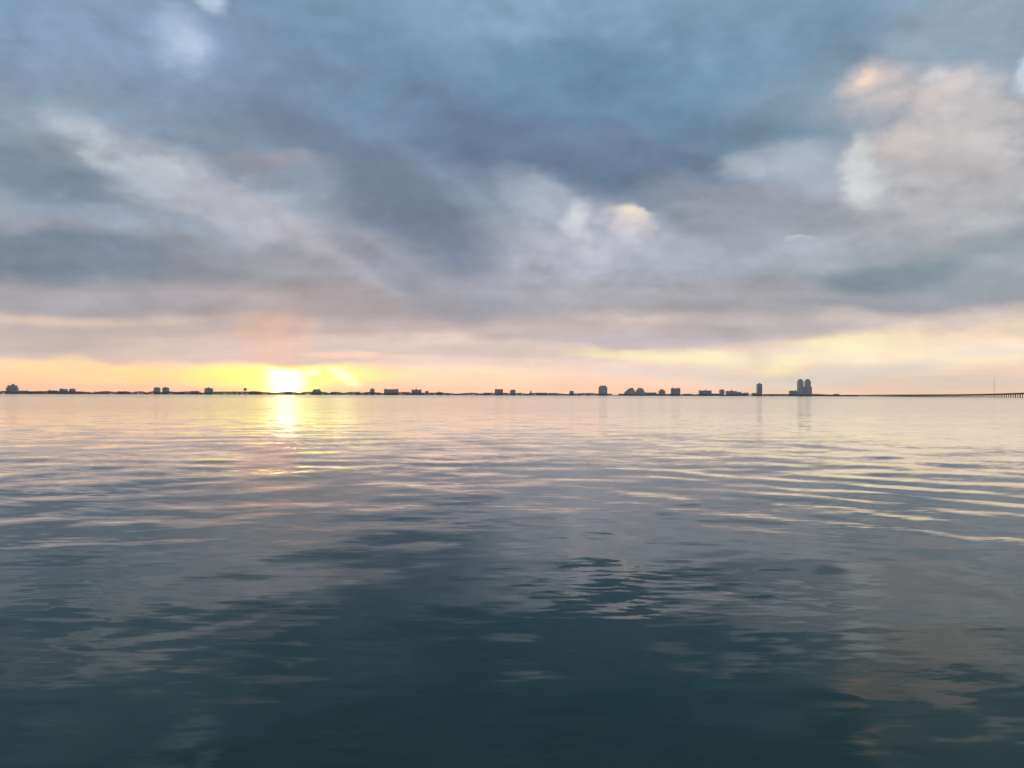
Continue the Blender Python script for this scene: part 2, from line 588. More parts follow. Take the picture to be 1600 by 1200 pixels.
def waves(X, Y, gap):
    Z = np.zeros_like(X)
    r = np.random.default_rng(11)
    for i in range(80):
        lam = 0.5 * (5.0 / 0.5) ** r.random()
        th = radians(92) + r.normal(0, radians(48))
        ph = r.random() * 2 * pi
        slope = 0.0033 * (1.0 if lam > 1.2 else 0.6)
        k = 2 * pi / lam
        amp = slope / k
        w = np.clip((lam / gap - 2.5) / 4.0, 0, 1)
        Z += amp * w * np.sin(k * (X * cos(th) + Y * sin(th)) + ph)
    # the fading wake of a boat that has passed, fanning out to the right
    d = np.array((0.62, 0.78))
    s = X * d[0] + Y * d[1]
    t = X * -d[1] + Y * d[0]
    bend = 0.012 * (t - 6) ** 2 * np.exp(-((t - 6) / 18.0) ** 2)
    for lam, amp, ph, s0, sw in ((1.85, 0.0115, 0.4, 19.5, 5.0), (2.5, 0.008, 1.9, 26.0, 9.0), (1.4, 0.004, 2.2, 17.0, 4.0)):
        env = np.exp(-((s - s0) / sw) ** 2) * np.exp(-((t - 2.0) / 11.0) ** 2)
        w = np.clip((lam / gap - 2.5) / 4.0, 0, 1)
        broken = 0.72 + 0.28 * np.sin(t * 0.9 + 1.3 * np.sin(s * 0.5) + ph) * np.cos(t * 0.37 + ph * 2)
        Z += amp * env * w * broken * np.sin(2 * pi / lam * (s - bend + 0.25 * np.sin(t * 0.8 + ph)) + ph)
    return Z


Z = waves(X, Y, gap)
nr, na = X.shape
verts = np.concatenate([np.stack([X, Y, Z], -1).reshape(-1, 3), [[0, 0, 0]]]).astype(np.float32)
ii, jj = np.meshgrid(np.arange(nr - 1), np.arange(na), indexing='ij')
j2 = (jj + 1) % na
quads = np.stack([ii * na + jj, ii * na + j2, (ii + 1) * na + j2, (ii + 1) * na + jj], -1).reshape(-1, 4)[:, ::-1]
tris = np.stack([np.arange(na), (np.arange(na) + 1) % na, np.full(na, nr * na)], -1)
me = bpy.data.meshes.new('water')
me.vertices.add(len(verts))
me.vertices.foreach_set('co', verts.ravel())
nl = quads.size + tris.size
me.loops.add(nl)
me.loops.foreach_set('vertex_index', np.concatenate([quads.ravel(), tris.ravel()]).astype(np.int32))
me.polygons.add(len(quads) + len(tris))
me.polygons.foreach_set('loop_start', np.concatenate([np.arange(len(quads)) * 4, quads.size + np.arange(len(tris)) * 3]).astype(np.int32))
me.update(calc_edges=True)
me.polygons.foreach_set('use_smooth', np.ones(len(quads) + len(tris), dtype=bool))
water = bpy.data.objects.new('water', me)
C.objects.link(water)
tag(water, kind='structure')

m, t, b = mat('bay_water')
geo = t.new('ShaderNodeNewGeometry')
pos = geo.outputs['Position']
px_, py_, pz_ = t.sep(pos)
half = (0.5, 0.5, 0.5)
# slopes of the ripples that are too small for the mesh
s_mid = t.vec('SUBTRACT', t.noise(t.mapping(pos, scale=(0.30, 0.42, 1), rot=(0, 0, radians(8))), 1.0, 4.0, 0.6, 0.3, 'Color'), half)
s_fine = t.vec('SUBTRACT', t.noise(t.mapping(pos, scale=(1.9, 6.5, 1), rot=(0, 0, radians(-6))), 1.0, 3.0, 0.55, 0.3, 'Color'), half)
patch = t.noise(t.mapping(pos, scale=(0.10, 0.16, 1), loc=(3.3, 8.1, 0)), 1.0, 3.0, 0.55, 0.4)
cats = t.mapr(patch, 0.44, 0.64, 0.55, 1.1)                   # cat's paws: ruffled patches between slicks
for cx, cy, sx_, sy_, k_ in ((1.7, 10.0, 1.7, 1.5, 1.8), (-1.2, 5.5, 0.7, 0.5, 1.2), (-4.5, 8.6, 2.4, 1.6, 0.8), (4.3, 8.0, 1.6, 2.4, 0.8), (0.2, 14.0, 2.0, 1.8, 0.6)):
    g_ = t.vec('LENGTH', t.mapping(pos, loc=(cx, cy, 0), scale=(sx_, sy_, 1e6), kind='TEXTURE'))
    cats = t.math('ADD', cats, t.mapr(t.math('ADD', g_, t.math('MULTIPLY', t.math('SUBTRACT', patch, 0.5), 2.5)), 0.35, 1.25, k_, 0.0))
lane = t.noise(t.mapping(pos, scale=(0.0006, 0.006, 1), loc=(0.2, 1.3, 0)), 1.0, 3.0, 0.6, 0.0)
wind = t.math('MULTIPLY', t.mapr(py_, 500.0, 620.0, 0.0, 1.0), t.mapr(lane, 0.35, 0.6, 0.45, 1.0))   # breeze lanes out in the bay
fetch = t.math('ADD', 1.0, t.mapr(py_, 20.0, 120.0, 0.0, 0.15))                                    # calmer in the lee of the near shore
slope = t.vec('ADD', t.vec('MULTIPLY', s_mid, (0.05, 0.09, 0.0)),
              t.vec('SCALE', t.vec('MULTIPLY', s_fine, (0.05, 0.12, 0.0)), scale=cats))
slope = t.vec('SCALE', slope, scale=t.math('ADD', fetch, t.math('MULTIPLY', wind, 1.2)))
nrm = t.vec('NORMALIZE', t.vec('SUBTRACT', geo.outputs['Normal'], slope))
t.put(b.inputs['Normal'], nrm)
murk = t.noise(t.mapping(pos, scale=(0.05, 0.05, 1)), 1.0, 2.0, 0.5)
t.put(b.inputs['Base Color'], t.mix(murk, (0.001, 0.032, 0.021), (0.003, 0.042, 0.026)))
t.put(b.inputs['Roughness'], t.math('ADD', t.mapr(py_, 12.0, 140.0, 0.04, 0.115), t.math('MULTIPLY', wind, 0.03)))   # unresolved ripples
b.inputs['IOR'].default_value = 1.14
b.inputs['Coat Weight'].default_value = 1.0                  # the slick skin of the calm water
b.inputs['Coat IOR'].default_value = 1.12
t.put(b.inputs['Coat Normal'], nrm)
t.put(b.inputs['Coat Roughness'], b.inputs['Roughness'].links[0].from_socket)
me.materials.append(m)

# ------------------------------------------------------------------ the barrier island
GZ = 1.6          # height of the ground behind the beach
isl = MB()
us = np.linspace(-3400, world_x(1345, SHORE), 160)
rr = random.Random(3)
front, top, back = [], [], []
for i, x in enumerate(us):
    f = min(1.0, (us[-1] - x) / 220.0)
    y0 = SHORE + 8 * sin(x * 0.004) + rr.uniform(-3, 3)
    front.append((x, y0, -0.6))
    top.append((x, y0 + 14, GZ * (0.55 + 0.45 * f)))
    back.append((x, y0 + 30 + 770 * f, GZ * (0.55 + 0.45 * f)))
n = len(us)
isl.v = front + top + back + [(x, y + 14, -0.6) for x, y, z in back]
for r_ in range(3):
    for i in range(n - 1):
        isl.f.append((r_ * n + i, r_ * n + i + 1, (r_ + 1) * n + i + 1, (r_ + 1) * n + i))
isl.f.append((n - 1, 4 * n - 1, 3 * n - 1, 2 * n - 1))
isl.f.append((0, n, 2 * n, 3 * n))
tag(isl.build('island', M['land']), kind='structure')


def px_to_m(px, D):
    return px / F * D


class Building:
    """a building placed by its columns in the photograph, standing on the island at depth D"""

    def __init__(self, name, label, x0, x1, D, cat='building', group=None):
        self.D = D
        self.c = (x0 + x1) / 2
        self.root = thing(name, label, cat, (world_x(self.c, D), D, GZ), group)

    def x(self, px):
        return px_to_m(px - self.c, self.D)

    def z(self, px, py):
        return max(world_z(px, py, self.D) - GZ, 2.0)

    def block(self, name, x0, x1, top, depth, m, y0=0.0, base=None, parapet=True):
        h = self.z((x0 + x1) / 2, top)
        b0 = -0.3 if base is None else self.z((x0 + x1) / 2, base)
        q = MB().box(self.x(x0), self.x(x1), y0, y0 + depth, b0, h - (0.9 if parapet else 0))
        o = q.build(name, M[m], self.root)
        if parapet:
            p = MB()
            a, c = self.x(x0), self.x(x1)
            y1 = y0 + depth
            p.box(a - .15, c + .15, y0 - .15, y0 + .3, h - .9, h)
            p.box(a - .15, c + .15, y1 - .3, y1 + .15, h - .9, h)
            p.box(a - .15, a + .3, y0 + .3, y1 - .3, h - .9, h)
            p.box(c - .3, c + .15, y0 + .3, y1 - .3, h - .9, h)
            p.build('parapet', M['slab'], o)
        return o, h

    def galleries(self, x0, x1, top, y0=0.0, out=1.5, fins=0, m='slab', parent=None):
        """the stacked balcony floors and party walls of the bay front, too fine to part"""
        h = self.z((x0 + x1) / 2, top) - 1.4
        a, c = self.x(x0) + .4, self.x(x1) - .4
        q = MB()
        z = 3.4
        while z < h:
            q.box(a, c, y0 - out, y0 - .02, z, z + .25)
            q.box(a, c, y0 - out, y0 - out + .08, z + .25, z + 1.2)
            z += 3.2
        for i in range(fins + 1):
            xx = a + (c - a) * i / max(fins, 1)
            q.box(xx - .15, xx + .15, y0 - out - .05, y0 - .01, 0, h)
        o = q.build('balcony_tier', M[m], parent or self.root)
        return o

    def shape(self, name, pts, depth, m, y0=0.0):
        poly = [(self.x(px), self.z(px, py) if py is not None else -0.3) for px, py in pts]
        return MB().prism(poly, y0, y0 + depth).build(name, M[m], self.root)


def slab_hotel(name, label, x0, x1, top, D, m, pent=None, posts=(), fins=6, depth=20, cat='hotel'):
    B = Building(name, label, x0, x1, D, cat)
    w, h = B.block('wall', x0, x1, top, depth, m)
    B.galleries(x0, x1, top, fins=fins, parent=w)
    if pent:
        B.block('penthouse', pent[0], pent[1], pent[2], depth * .5, m, depth * .2, base=top, parapet=False)
    for p, ptop in posts:
        B.block('stair_tower', p - .8, p + .8, ptop, 5, m, depth * .3, base=top, parapet=False)
    return B


def arch(x0, x1, spring, crown, k=9):
    """round-headed outline from ground to crown"""
    pts = [(x0, None), (x1, None)]
    cx, hw = (x0 + x1) / 2, (x1 - x0) / 2
    for i in range(k + 1):
        a = pi * i / k
        pts.append((cx + hw * cos(a), spring - (spring - crown) * sin(a)))
    return pts


# --- from the left
B = Building('stepped_hotel', 'broad dark stepped hotel tower with a lift house, far from the bridge', 7, 33, 4480, 'hotel')
w, h = B.block('wall', 11.5, 23, 602, 26, 'dark')
B.galleries(11.5, 23, 602, fins=5, parent=w)
B.block('shoulder_wing', 9, 11.4, 605.6, 22, 'dark', 2)
B.block('shoulder_wing', 23.1, 25, 605.6, 22, 'dark', 2)
B.block('lift_house', 16.4, 20, 600, 8, 'dark', 8, base=602.2, parapet=False)
B.block('low_wing', 7, 8.9, 610.5, 20, 'dark', 4)
B.block('low_wing', 25.1, 33, 610.2, 24, 'slate', 3)

slab_hotel('low_apartment_block', 'small dark flat-roofed block beside the stepped hotel tower', 35, 42, 610.3, 4460, 'dark', fins=3, cat='apartment block')
slab_hotel('shop_row', 'long single-storey dark row running from the small flat-roofed block', 42.6, 54, 612.4, 4450, 'dark', fins=8, cat='shop row')
slab_hotel('small_hotel', 'low wide dark hotel with one roof corner raised, left of paired rounded blocks', 75, 87, 610, 4470, 'dark', posts=((76.3, 608.9),), fins=6)

B = Building('round_topped_block', 'grey block with one rounded and one square roof half', 92.5, 103, 4480, 'apartment block')
B.shape('wall', arch(92.5, 98, 608.6, 607), 20, 'slate')
B.block('flat_wing', 98.1, 103, 607.8, 18, 'slate', 1)
B = Building('round_topped_block', 'narrow grey block under a single round roof, beside the half-rounded block', 108, 115.5, 4480, 'apartment block')
w = B.shape('wall', arch(108, 115.5, 608.6, 607), 20, 'beige')
B.galleries(109.3, 114.2, 608.6, fins=2, parent=w)

slab_hotel('low_apartment_block', 'low pale block in the trees between the rounded blocks and domed pair', 183, 195, 611.4, 4500, 'beige', fins=6, cat='apartment block')

for x0, x1, lab in ((240, 248, 'round-headed condominium tower of an alike pair, nearer the stepped hotel'),
                    (253.5, 262, 'round-headed condominium tower of an alike pair, nearer the water tower')):
    B = Building('condominium_tower', lab, x0, x1, 4500, 'tower')
    w = B.shape('wall', arch(x0, x1, 606.6, 605.2), 22, 'pink')
    B.galleries(x0 + 1.4, x1 - 1.4, 607, fins=3, parent=w)
    B.block('lift_house', (x0 + x1) / 2 - 1.2, (x0 + x1) / 2 + 1.2, 604.7, 5, 'pink', 8, base=605.6, parapet=False)

slab_hotel('long_motel', 'long low motel right of the round-headed tower pair', 270, 287, 612.2, 4470, 'dark', fins=10, cat='motel')
slab_hotel('low_apartment_block', 'low dark block between the motel and the castle-topped hotel', 298, 309.5, 611, 4470, 'slate', fins=5, cat='apartment block')
slab_hotel('small_hotel', 'mid-height hotel with a square lift house, left of the water tower', 319.5, 331, 606.6, 4490, 'pink', (323, 327, 605.4), fins=4)

# water tower
B = Building('water_tower', 'bulb-shaped water tower on a slim stem above the trees', 380, 386, 4520, 'water tower')
zc_, zt, zb = B.z(382.7, 608.4), B.z(382.7, 606), B.z(382.7, 611)
rad = px_to_m(2.5, B.D)
prof = [(1.6, zb), (rad * .55, zb + (zc_ - zb) * .45)] + [(rad * cos(a), zc_ + (zt - zc_) * sin(a)) for a in np.linspace(-.25, 1.45, 8)]
MB().lathe(0, 0, prof, 20).build('tank', M['metal'], B.root, True)
MB().lathe(0, 0, [(2.6, -.3), (1.6, 3), (1.5, zb - .01)], 14).build('stem', M['metal'], B.root, True)
MB().lathe(0, 0, [(.5, zt - .1), (.5, zt + .9)], 8).build('vent_cap', M['metal'], B.root)

B = Building('low_domed_hall', 'low hall with a shallow curved roof, right of the water tower', 388, 404, 4480, 'hall')
B.shape('wall', arch(388, 404, 613, 611.2), 30, 'pink')
slab_hotel('low_apartment_block', 'low flat block directly under the setting sun', 445.5, 455, 612.2, 4470, 'pink', fins=5, cat='apartment block')

B = Building('terraced_hotel', 'pale terraced hotel with sloping shoulders, right of the sun', 486, 501.5, 4500, 'hotel')
w = B.shape('wall', [(486.3, None), (501.2, None), (501, 611), (499.3, 610.6), (498.8, 608.2), (490, 608.2), (488.5, 611), (486.3, 613)], 22, 'beige')
B.galleries(490.3, 498.4, 608.6, fins=4, parent=w)
B.block('stair_tower', 496.8, 498, 607.5, 4, 'beige', 8, base=608.4, parapet=False)

slab_hotel('low_apartment_block', 'low block among trees right of the terraced hotel', 517.5, 525, 612.4, 4470, 'pink', fins=4, cat='apartment block')
slab_hotel('low_apartment_block', 'low block left of the slim tower with a peaked lift house', 555.5, 562.5, 612.2, 4470, 'pink', fins=4, cat='apartment block')
slab_hotel('slim_tower', 'slim tower with a peaked lift house, left of the long slab hotel', 578, 584.6, 608, 4500, 'pink', (580, 583, 606.6), fins=2, cat='tower')
slab_hotel('slab_hotel', 'widest slab hotel with a stair tower on each roof end', 600, 622, 608.1, 4490, 'slate', posts=((601.4, 607), (619.6, 607.2)), fins=12)
slab_hotel('beach_house_block', 'tiny low block between the two slab hotels with roof ends', 632, 637, 613.6, 4460, 'dark', fins=2, cat='apartment block')
slab_hotel('slab_hotel', 'slab hotel with a narrow lift house in mid roof', 643, 658, 608.9, 4490, 'slate', (649, 651, 607.1), ((643.8, 608.3), (657.2, 608.3)), fins=8)
slab_hotel('small_block', 'small square block right of the hotel with mid-roof lift house', 664.6, 669, 610.9, 4480, 'pink', fins=2, cat='apartment block')
slab_hotel('low_apartment_block', 'low violet-grey block with a stepped roof among low trees', 681.5, 692, 612.9, 4470, 'slate', (684.6, 688, 612.1), fins=5, cat='apartment block')
slab_hotel('low_apartment_block', 'low flat row left of the plain square hotel', 755, 766.5, 613.6, 4470, 'dark', fins=6, cat='apartment block')
slab_hotel('square_hotel', 'plain square-shouldered brown hotel with a flat roof', 773, 786, 608, 4490, 'pink', fins=6)
B = Building('bowed_roof_hotel', 'bluish square hotel with a gently bowed roof', 797, 805.6, 4490, 'hotel')
w = B.shape('wall', [(797, None), (805.6, None), (805.6, 609.6), (803.6, 609), (801.3, 608.7), (799, 609), (797, 609.6)], 20, 'slate')
B.galleries(797.4, 805.2, 609.8, fins=4, parent=w)
B = Building('lighthouse', 'small tapering red-brown lighthouse tower beside low roofs', 828, 831, 4470, 'lighthouse')
zt = B.z(829.5, 610)
MB().lathe(0, 0, [(5.4, -.3), (4.6, zt * .5), (3.5, zt * .8)], 14).build('tower', M['brick'], B.root)
MB().lathe(0, 0, [(4.0, zt * .8 + .01), (4.0, zt * .84)], 14).build('gallery', M['slab'], B.root)
MB().lathe(0, 0, [(2.6, zt * .84 + .01), (2.6, zt * .93), (2.8, zt * .931), (.3, zt)], 12).build('lantern', M['brick'], B.root)
slab_hotel('low_apartment_block', 'long low flat block right of the lighthouse', 838, 855, 613.6, 4470, 'slate', fins=8, cat='apartment block')
B = Building('round_topped_block', 'small lone round-headed block on the bare shore', 890, 896.6, 4480, 'apartment block')
w = B.shape('wall', arch(890, 896.6, 612, 610.4), 18, 'pink')
B.galleries(891, 895.6, 612.4, fins=2, parent=w)

B = Building('crowned_tower', 'broad condominium tower with a stepped, spiked crown', 936, 949, 4500, 'tower')
w = B.shape('wall', [(936, None), (949, None), (949, 606), (947.6, 604), (946.6, 602.8), (938.4, 602.8), (937.4, 604), (936, 606)], 28, 'slate')
B.galleries(939.6, 945.4, 604, fins=3, parent=w, m='white_slab')
for p in (939.4, 942.4, 945.6):
    B.block('roof_turret', p - .55, p + .55, 601.9 if p != 942.4 else 601.5, 5, 'slate', 10, base=603, parapet=False)

B = Building('loading_gantry', 'thin open frame standing on the shore right of the crowned tower', 958, 966, 4430, 'gantry')
zt = B.z(962, 615.1)
for p in (958.4, 965.6):
    MB().box(B.x(p) - 1.0, B.x(p) + 1.0, 0, 2, -.3, zt - 1.21).build('post', M['metal'], B.root)
MB().box(B.x(958), B.x(966), -.1, 2.1, zt - 1.2, zt).build('beam', M['metal'], B.root)

# the pair of wedge-shaped resort wings
B = Building('wedge_resort', 'resort wing sloping up to the right with a pale vertical fin', 976.5, 994.5, 4490, 'resort')
B.shape('wall', [(976.5, None), (990, None), (990, 606.2), (986.3, 606.2), (984, 607), (976.5, 613.2)], 40, 'slate')
B.block('stair_fin', 985.1, 986.2, 607, 1.5, 'white', -1.6, parapet=False)
B.block('step_wing', 990.1, 992.2, 609.2, 30, 'slate', 3)
B.block('step_wing', 992.3, 994.4, 612, 28, 'slate', 4)
B.block('podium', 980, 991, 613.4, 8, 'white', -9)
B = Building('wedge_resort', 'resort wing sloping down to the right above a long low wing', 995, 1026, 4490, 'resort')
B.shape('wall', [(997.6, None), (1007.9, None), (1007.9, 613.2), (1004.6, 607), (1002, 606.9), (1001.8, 606), (997.6, 606)], 40, 'slate')
B.block('stair_fin', 1001.4, 1002.4, 607.6, 1.5, 'white', -1.6, parapet=False)
B.block('step_wing', 995, 997.5, 609.2, 30, 'slate', 3)
B.block('low_wing', 1008, 1026, 613.2, 24, 'pink', 3)
B.block('podium', 1003, 1012, 614.4, 8, 'white', -9)

slab_hotel('small_hotel', 'stepped brown hotel right of the resort low wing', 1030, 1039.5, 610.2, 4490, 'dark', (1032, 1037, 608.2), fins=4)
slab_hotel('square_hotel', 'dark square hotel with a stair tower on both roof corners', 1049, 1063, 606.6, 4490, 'dark', posts=((1051.3, 605.6), (1060.4, 605.5)), fins=7)
slab_hotel('slab_hotel', 'wide dark slab hotel with its left roof corner raised', 1093, 1112, 610.1, 4490, 'dark', (1102, 1104, 609.2), ((1093.9, 609.2),), fins=9)
slab_hotel('low_apartment_block', 'low flat row between the slab hotel and striped tower', 1113, 1124, 614.9, 4470, 'dark', fins=5, cat='apartment block')
B = Building('striped_tower', 'narrow pale tower with a dark central stripe', 1125, 1132, 4490, 'tower')
w, h = B.block('wall', 1125, 1132, 609, 20, 'white')
B.block('glazed_bay', 1127.6, 1129.4, 609.4, 1.5, 'dark', -1.6, parapet=False)
B.block('lift_house', 1127, 1130, 608.2, 6, 'slate', 6, base=609, parapet=False)
slab_hotel('slab_hotel', 'grey slab hotel with a middle lift house, joined to arched roofs', 1135, 1151, 610.9, 4490, 'slate', (1142.3, 1145, 609.6), fins=8)
B = Building('vaulted_pavilion', 'pavilion under three small barrel vaults beside the grey slab hotel', 1151.3, 1158.5, 4480, 'pavilion')
for i in range(3):
    x0 = 1151.5 + i * 2.3
    B.shape('vault', arch(x0, x0 + 2.2, 613.6, 612.1), 20, 'slate')
slab_hotel('low_apartment_block', 'low dark block with a raised right half, near the tall dark tower', 1158.8, 1170, 614.2, 4470, 'dark', (1163, 1169.4, 613.4), fins=5, cat='apartment block')
slab_hotel('annex_block', 'low grey annex at the foot of the tall dark tower', 1176, 1183.8, 614, 4480, 'slate', fins=3, cat='annex')
slab_hotel('dark_tower', 'tall lone dark tower with a lift house on top', 1184, 1191, 600, 4490, 'dark', (1186.4, 1189, 598.5), fins=3, cat='tower', depth=26)
slab_hotel('square_hotel', 'grey square hotel standing left of the twin towers', 1234.6, 1246, 610.6, 4500, 'slate', posts=((1238.4, 609.6), (1243.6, 609.6)), fins=6)

B = Building('twin_tower_condominium', 'tallest twin towers with rounded crowns joined by a lower link', 1248, 1269, 4500, 'tower')
for x0, x1 in ((1248, 1255.6), (1259.4, 1267)):
    w, h = B.block('tower', x0, x1, 595.4, 28, 'grey', parapet=False)
    dome = B.shape('crown', [(x0 + .5, 595.6), (x1 - .5, 595.6), (x1 - 1, 594), (x1 - 2.2, 592.8), (x1 - 3.1, 592.1), (x0 + 3.1, 592.1), (x0 + 2.2, 592.8), (x0 + 1, 594)], 20, 'slate', 4)
    B.galleries(x0 + .3, x0 + 2.4, 596, fins=1, parent=w)
    B.galleries(x1 - 2.4, x1 - .3, 596, fins=1, parent=w)
    q = B.block('stair_core', x0 + 3.3, x0 + 4.7, 595, 1.6, 'white', -1.7, parapet=False)
B.block('link_block', 1255.65, 1259.35, 604.4, 22, 'slate', 3)
B.block('side_wing', 1267.05, 1269, 604.2, 22, 'dark', 3)
B = Building('causeway_pavilion', 'long low building right of the twin towers, roof falling towards the bridge', 1269.4, 1300, 4470, 'pavilion')
B.shape('wall', [(1269.4, None), (1300, None), (1300, 616.6), (1275, 615.4), (1269.4, 615.2)], 26, 'pink')
slab_hotel('toll_house', 'small flat-roofed house where the bridge meets the island', 1305, 1311.5, 615.4, 4440, 'dark', fins=3, cat='house')

# radio mast far beyond the bridge
D = 4750
mx = world_x(1553.5, D)
mast = thing('radio_mast', 'hair-thin lattice radio mast rising beyond the bridge', 'mast', (mx, D, -1.0))
zt = world_z(1553.5, 590, D) + 1
q = MB()
for k in range(3):
    a = 2 * pi * k / 3
    q.bar((1.0 * cos(a), 1.0 * sin(a), 0), (.5 * cos(a), .5 * sin(a), zt), .32, .22, 5)
for i in range(26):
    z0, z1 = zt * i / 26, zt * (i + 1) / 26
    r0 = 1.0 - .5 * i / 26
    for k in range(3):
        a, c = 2 * pi * k / 3, 2 * pi * (k + 1) / 3
        q.bar((r0 * cos(a), r0 * sin(a), z0), (r0 * cos(c), r0 * sin(c), z1), .12, seg=4)
q.build('lattice', M['metal'], mast)
MB().box(-4, 4, -4, 4, -1, 2.2).build('footing', M['concrete'], mast)
MB().bar((0, 0, zt), (0, 0, zt + 6), .12).build('aerial', M['metal'], mast)

# ------------------------------------------------------------------ small houses, told apart by their place along the shore
def house_proto(name, wallm, w, d, h, roof):
    r = thing(name, 'small gabled beach house among the shoreline trees', 'house', (0, 0, GZ), 'beach houses along the island shore')
    MB().box(-w / 2, w / 2, 0, d, -.3, h).build('wall', M[wallm], r)
    MB().prism([(-w / 2 - .5, h + .01), (w / 2 + .5, h + .01), (0, h + roof)], -.5, d + .5).build('roof', M['shingle'], r)
    for k in (-1, 1):
        MB().box(k * w * .25 - .7, k * w * .25 + .7, -.06, -.01, 1.0, 2.3).build('window', M['glass'], r)
    MB().box(-.5, .5, -.06, -.01, 0, 2.1).build('door', M['bark'], r)
    return r


houses = [house_proto('beach_house', 'housewall', 13, 10, 5.6, 3.0), house_proto('beach_house', 'housewhite', 11, 9, 5.0, 2.6),
          house_proto('beach_house', 'housetan', 16, 11, 6.0, 2.8)]
hx = [37, 58, 62, 67, 71, 90, 105, 119, 124, 130, 137, 150, 160, 168, 200, 212, 226, 288, 292, 296, 313, 336, 346, 357, 366, 374,
      408, 420, 430, 462, 474, 508, 513, 529, 535, 547, 568, 573, 590, 628, 640, 661, 674, 700, 716, 728, 744, 792, 812, 822, 860, 868, 905, 920,
      968, 1044, 1072, 1084, 1116, 1205, 1226]
rr = random.Random(5)
for i, x in enumerate(hx):
    k = 1 if x in (37, 71, 288, 292, 296, 313, 366, 513, 628, 728) else rr.choice((0, 0, 2))
    D = 4432 + rr.uniform(-6, 8)
    loc = (world_x(x, D), D, GZ)
    if houses[k].location.x == 0:
        houses[k].location = loc
    else:
        copy_tree(houses[k], loc, rr.uniform(-.12, .12), rr.uniform(.85, 1.2))
# ------------------------------------------------------------------ trees and palms that stand out of the belt
def tree_proto(seed, h, w, m, name='broadleaf_tree'):
    r = random.Random(seed)
    root = thing(name, 'dark bushy tree standing out of the shoreline greenery', 'tree', (0, 0, GZ), 'bushy trees along the island shore')
    q = MB().bar((0, 0, -.3), (.2, .1, h * .45), .35, .22, 6)
    for k in range(4):
        a = k * 1.6 + r.random()
        q.bar((.15, .1, h * .38), (cos(a) * w * .3, sin(a) * w * .3, h * .68), .16, .07, 5)
    q.build('trunk', M['bark'], root)
    v, f = [], []
    for k in range(230):
        while True:
            p = Vector((r.uniform(-1, 1), r.uniform(-1, 1), r.uniform(-1, 1)))
            if p.length < 1 and (p.length > .45 or r.random() < .3):
                break
        lump = 0.82 + .25 * sin(p.x * 5 + seed) * cos(p.y * 4 + seed * 2)
        c = Vector((p.x * w / 2 * lump, p.y * w / 2 * lump, h * .64 + p.z * h * .36 * lump))
        s = r.uniform(.35, .8)
        u = Vector((r.gauss(0, 1), r.gauss(0, 1), r.gauss(0, .6))).normalized()
        t_ = u.orthogonal().normalized()
        n0 = len(v)
        v += [tuple(c + u * s), tuple(c + t_ * s * .7), tuple(c - u * s), tuple(c - t_ * s * .7)]
        f.append((n0, n0 + 1, n0 + 2, n0 + 3))
    make_obj('crown', v, f, M[m], root)
    return root


def palm_proto(seed, h):
    r = random.Random(seed)
    root = thing('palm_tree', 'thin palm tree standing on the island shore', 'palm tree', (0, 0, GZ), 'palms along the island shore')
    bend = r.uniform(-.6, .6)
    q = MB()
    for k in range(4):
        a, c = k / 4, (k + 1) / 4
        q.bar((bend * a * a, 0, h * a - (.3 if k == 0 else 0)), (bend * c * c, 0, h * c), .26 - .05 * a, .24 - .05 * c, 6)
    q.build('trunk', M['bark'], root)
    v, f = [], []
    for k in range(16):
        a = 2 * pi * k / 16 + r.uniform(-.15, .15)
        L, up = r.uniform(2.2, 3.0), r.uniform(-.3, .9)
        d, s = Vector((cos(a), sin(a), 0)), Vector((-sin(a), cos(a), 0))
        prev = None
        for j in range(5):
            tt = j / 4
            p = Vector((bend, 0, h)) + d * L * tt + Vector((0, 0, up * tt * 2 - 2.0 * tt * tt))
            wd = .38 * (1 - .8 * abs(tt - .35))
            n0 = len(v)
            v += [tuple(p + s * wd), tuple(p - s * wd)]
            if prev is not None:
                f.append((prev, n0, n0 + 1, prev + 1))
            prev = n0
    make_obj('crown', v, f, M['palm'], root)
    return root


protos = [tree_proto(1, 11, 11, 'leaf'), tree_proto(2, 9.5, 13, 'leaf2'), tree_proto(3, 13, 10, 'leaf'), tree_proto(4, 10.5, 15, 'leaf2')]
palms = [palm_proto(5, 11.5), palm_proto(6, 13.5)]
rr = random.Random(9)
spots = [(x + rr.uniform(-2.5, 2.5), rr.randrange(4)) for x in np.arange(3, 935, 7.2)]
spots += [(x, rr.randrange(4)) for x in (951, 955, 969, 973, 1027, 1041, 1046, 1066, 1070, 1076, 1081, 1087, 1091, 1172, 1174, 1195, 1200, 1208, 1214, 1229, 1232, 1247, 1302, 1316, 1322, 1330, 1336, 1341)]
used = set()
for x, k in spots:
    D = 4420 + rr.uniform(0, 14)
    loc = (world_x(x, D), D, GZ)
    rz, sc = rr.uniform(0, 6.28), rr.uniform(.8, 1.3) * (1.12 if x < 640 else 0.9)
    if k in used:
        copy_tree(protos[k], loc, rz, sc)
    else:
        used.add(k)
        protos[k].location = loc
used = set()
for x in (58, 66, 140, 156, 206, 218, 236, 266, 341, 351, 411, 470, 541, 551, 595, 612, 627, 671, 705, 720, 735, 749, 789, 815, 865, 880, 912, 926, 1068, 1078, 1084, 1089, 1198, 1199.5, 1210, 1212, 1222, 1224.5):
    k = rr.randrange(2)
    D = 4418 + rr.uniform(0, 12)
    loc = (world_x(x, D), D, GZ)
    if k in used:
        copy_tree(palms[k], loc, rr.uniform(0, 6.28), rr.uniform(.8, 1.15))
    else:
        used.add(k)
        palms[k].location = loc

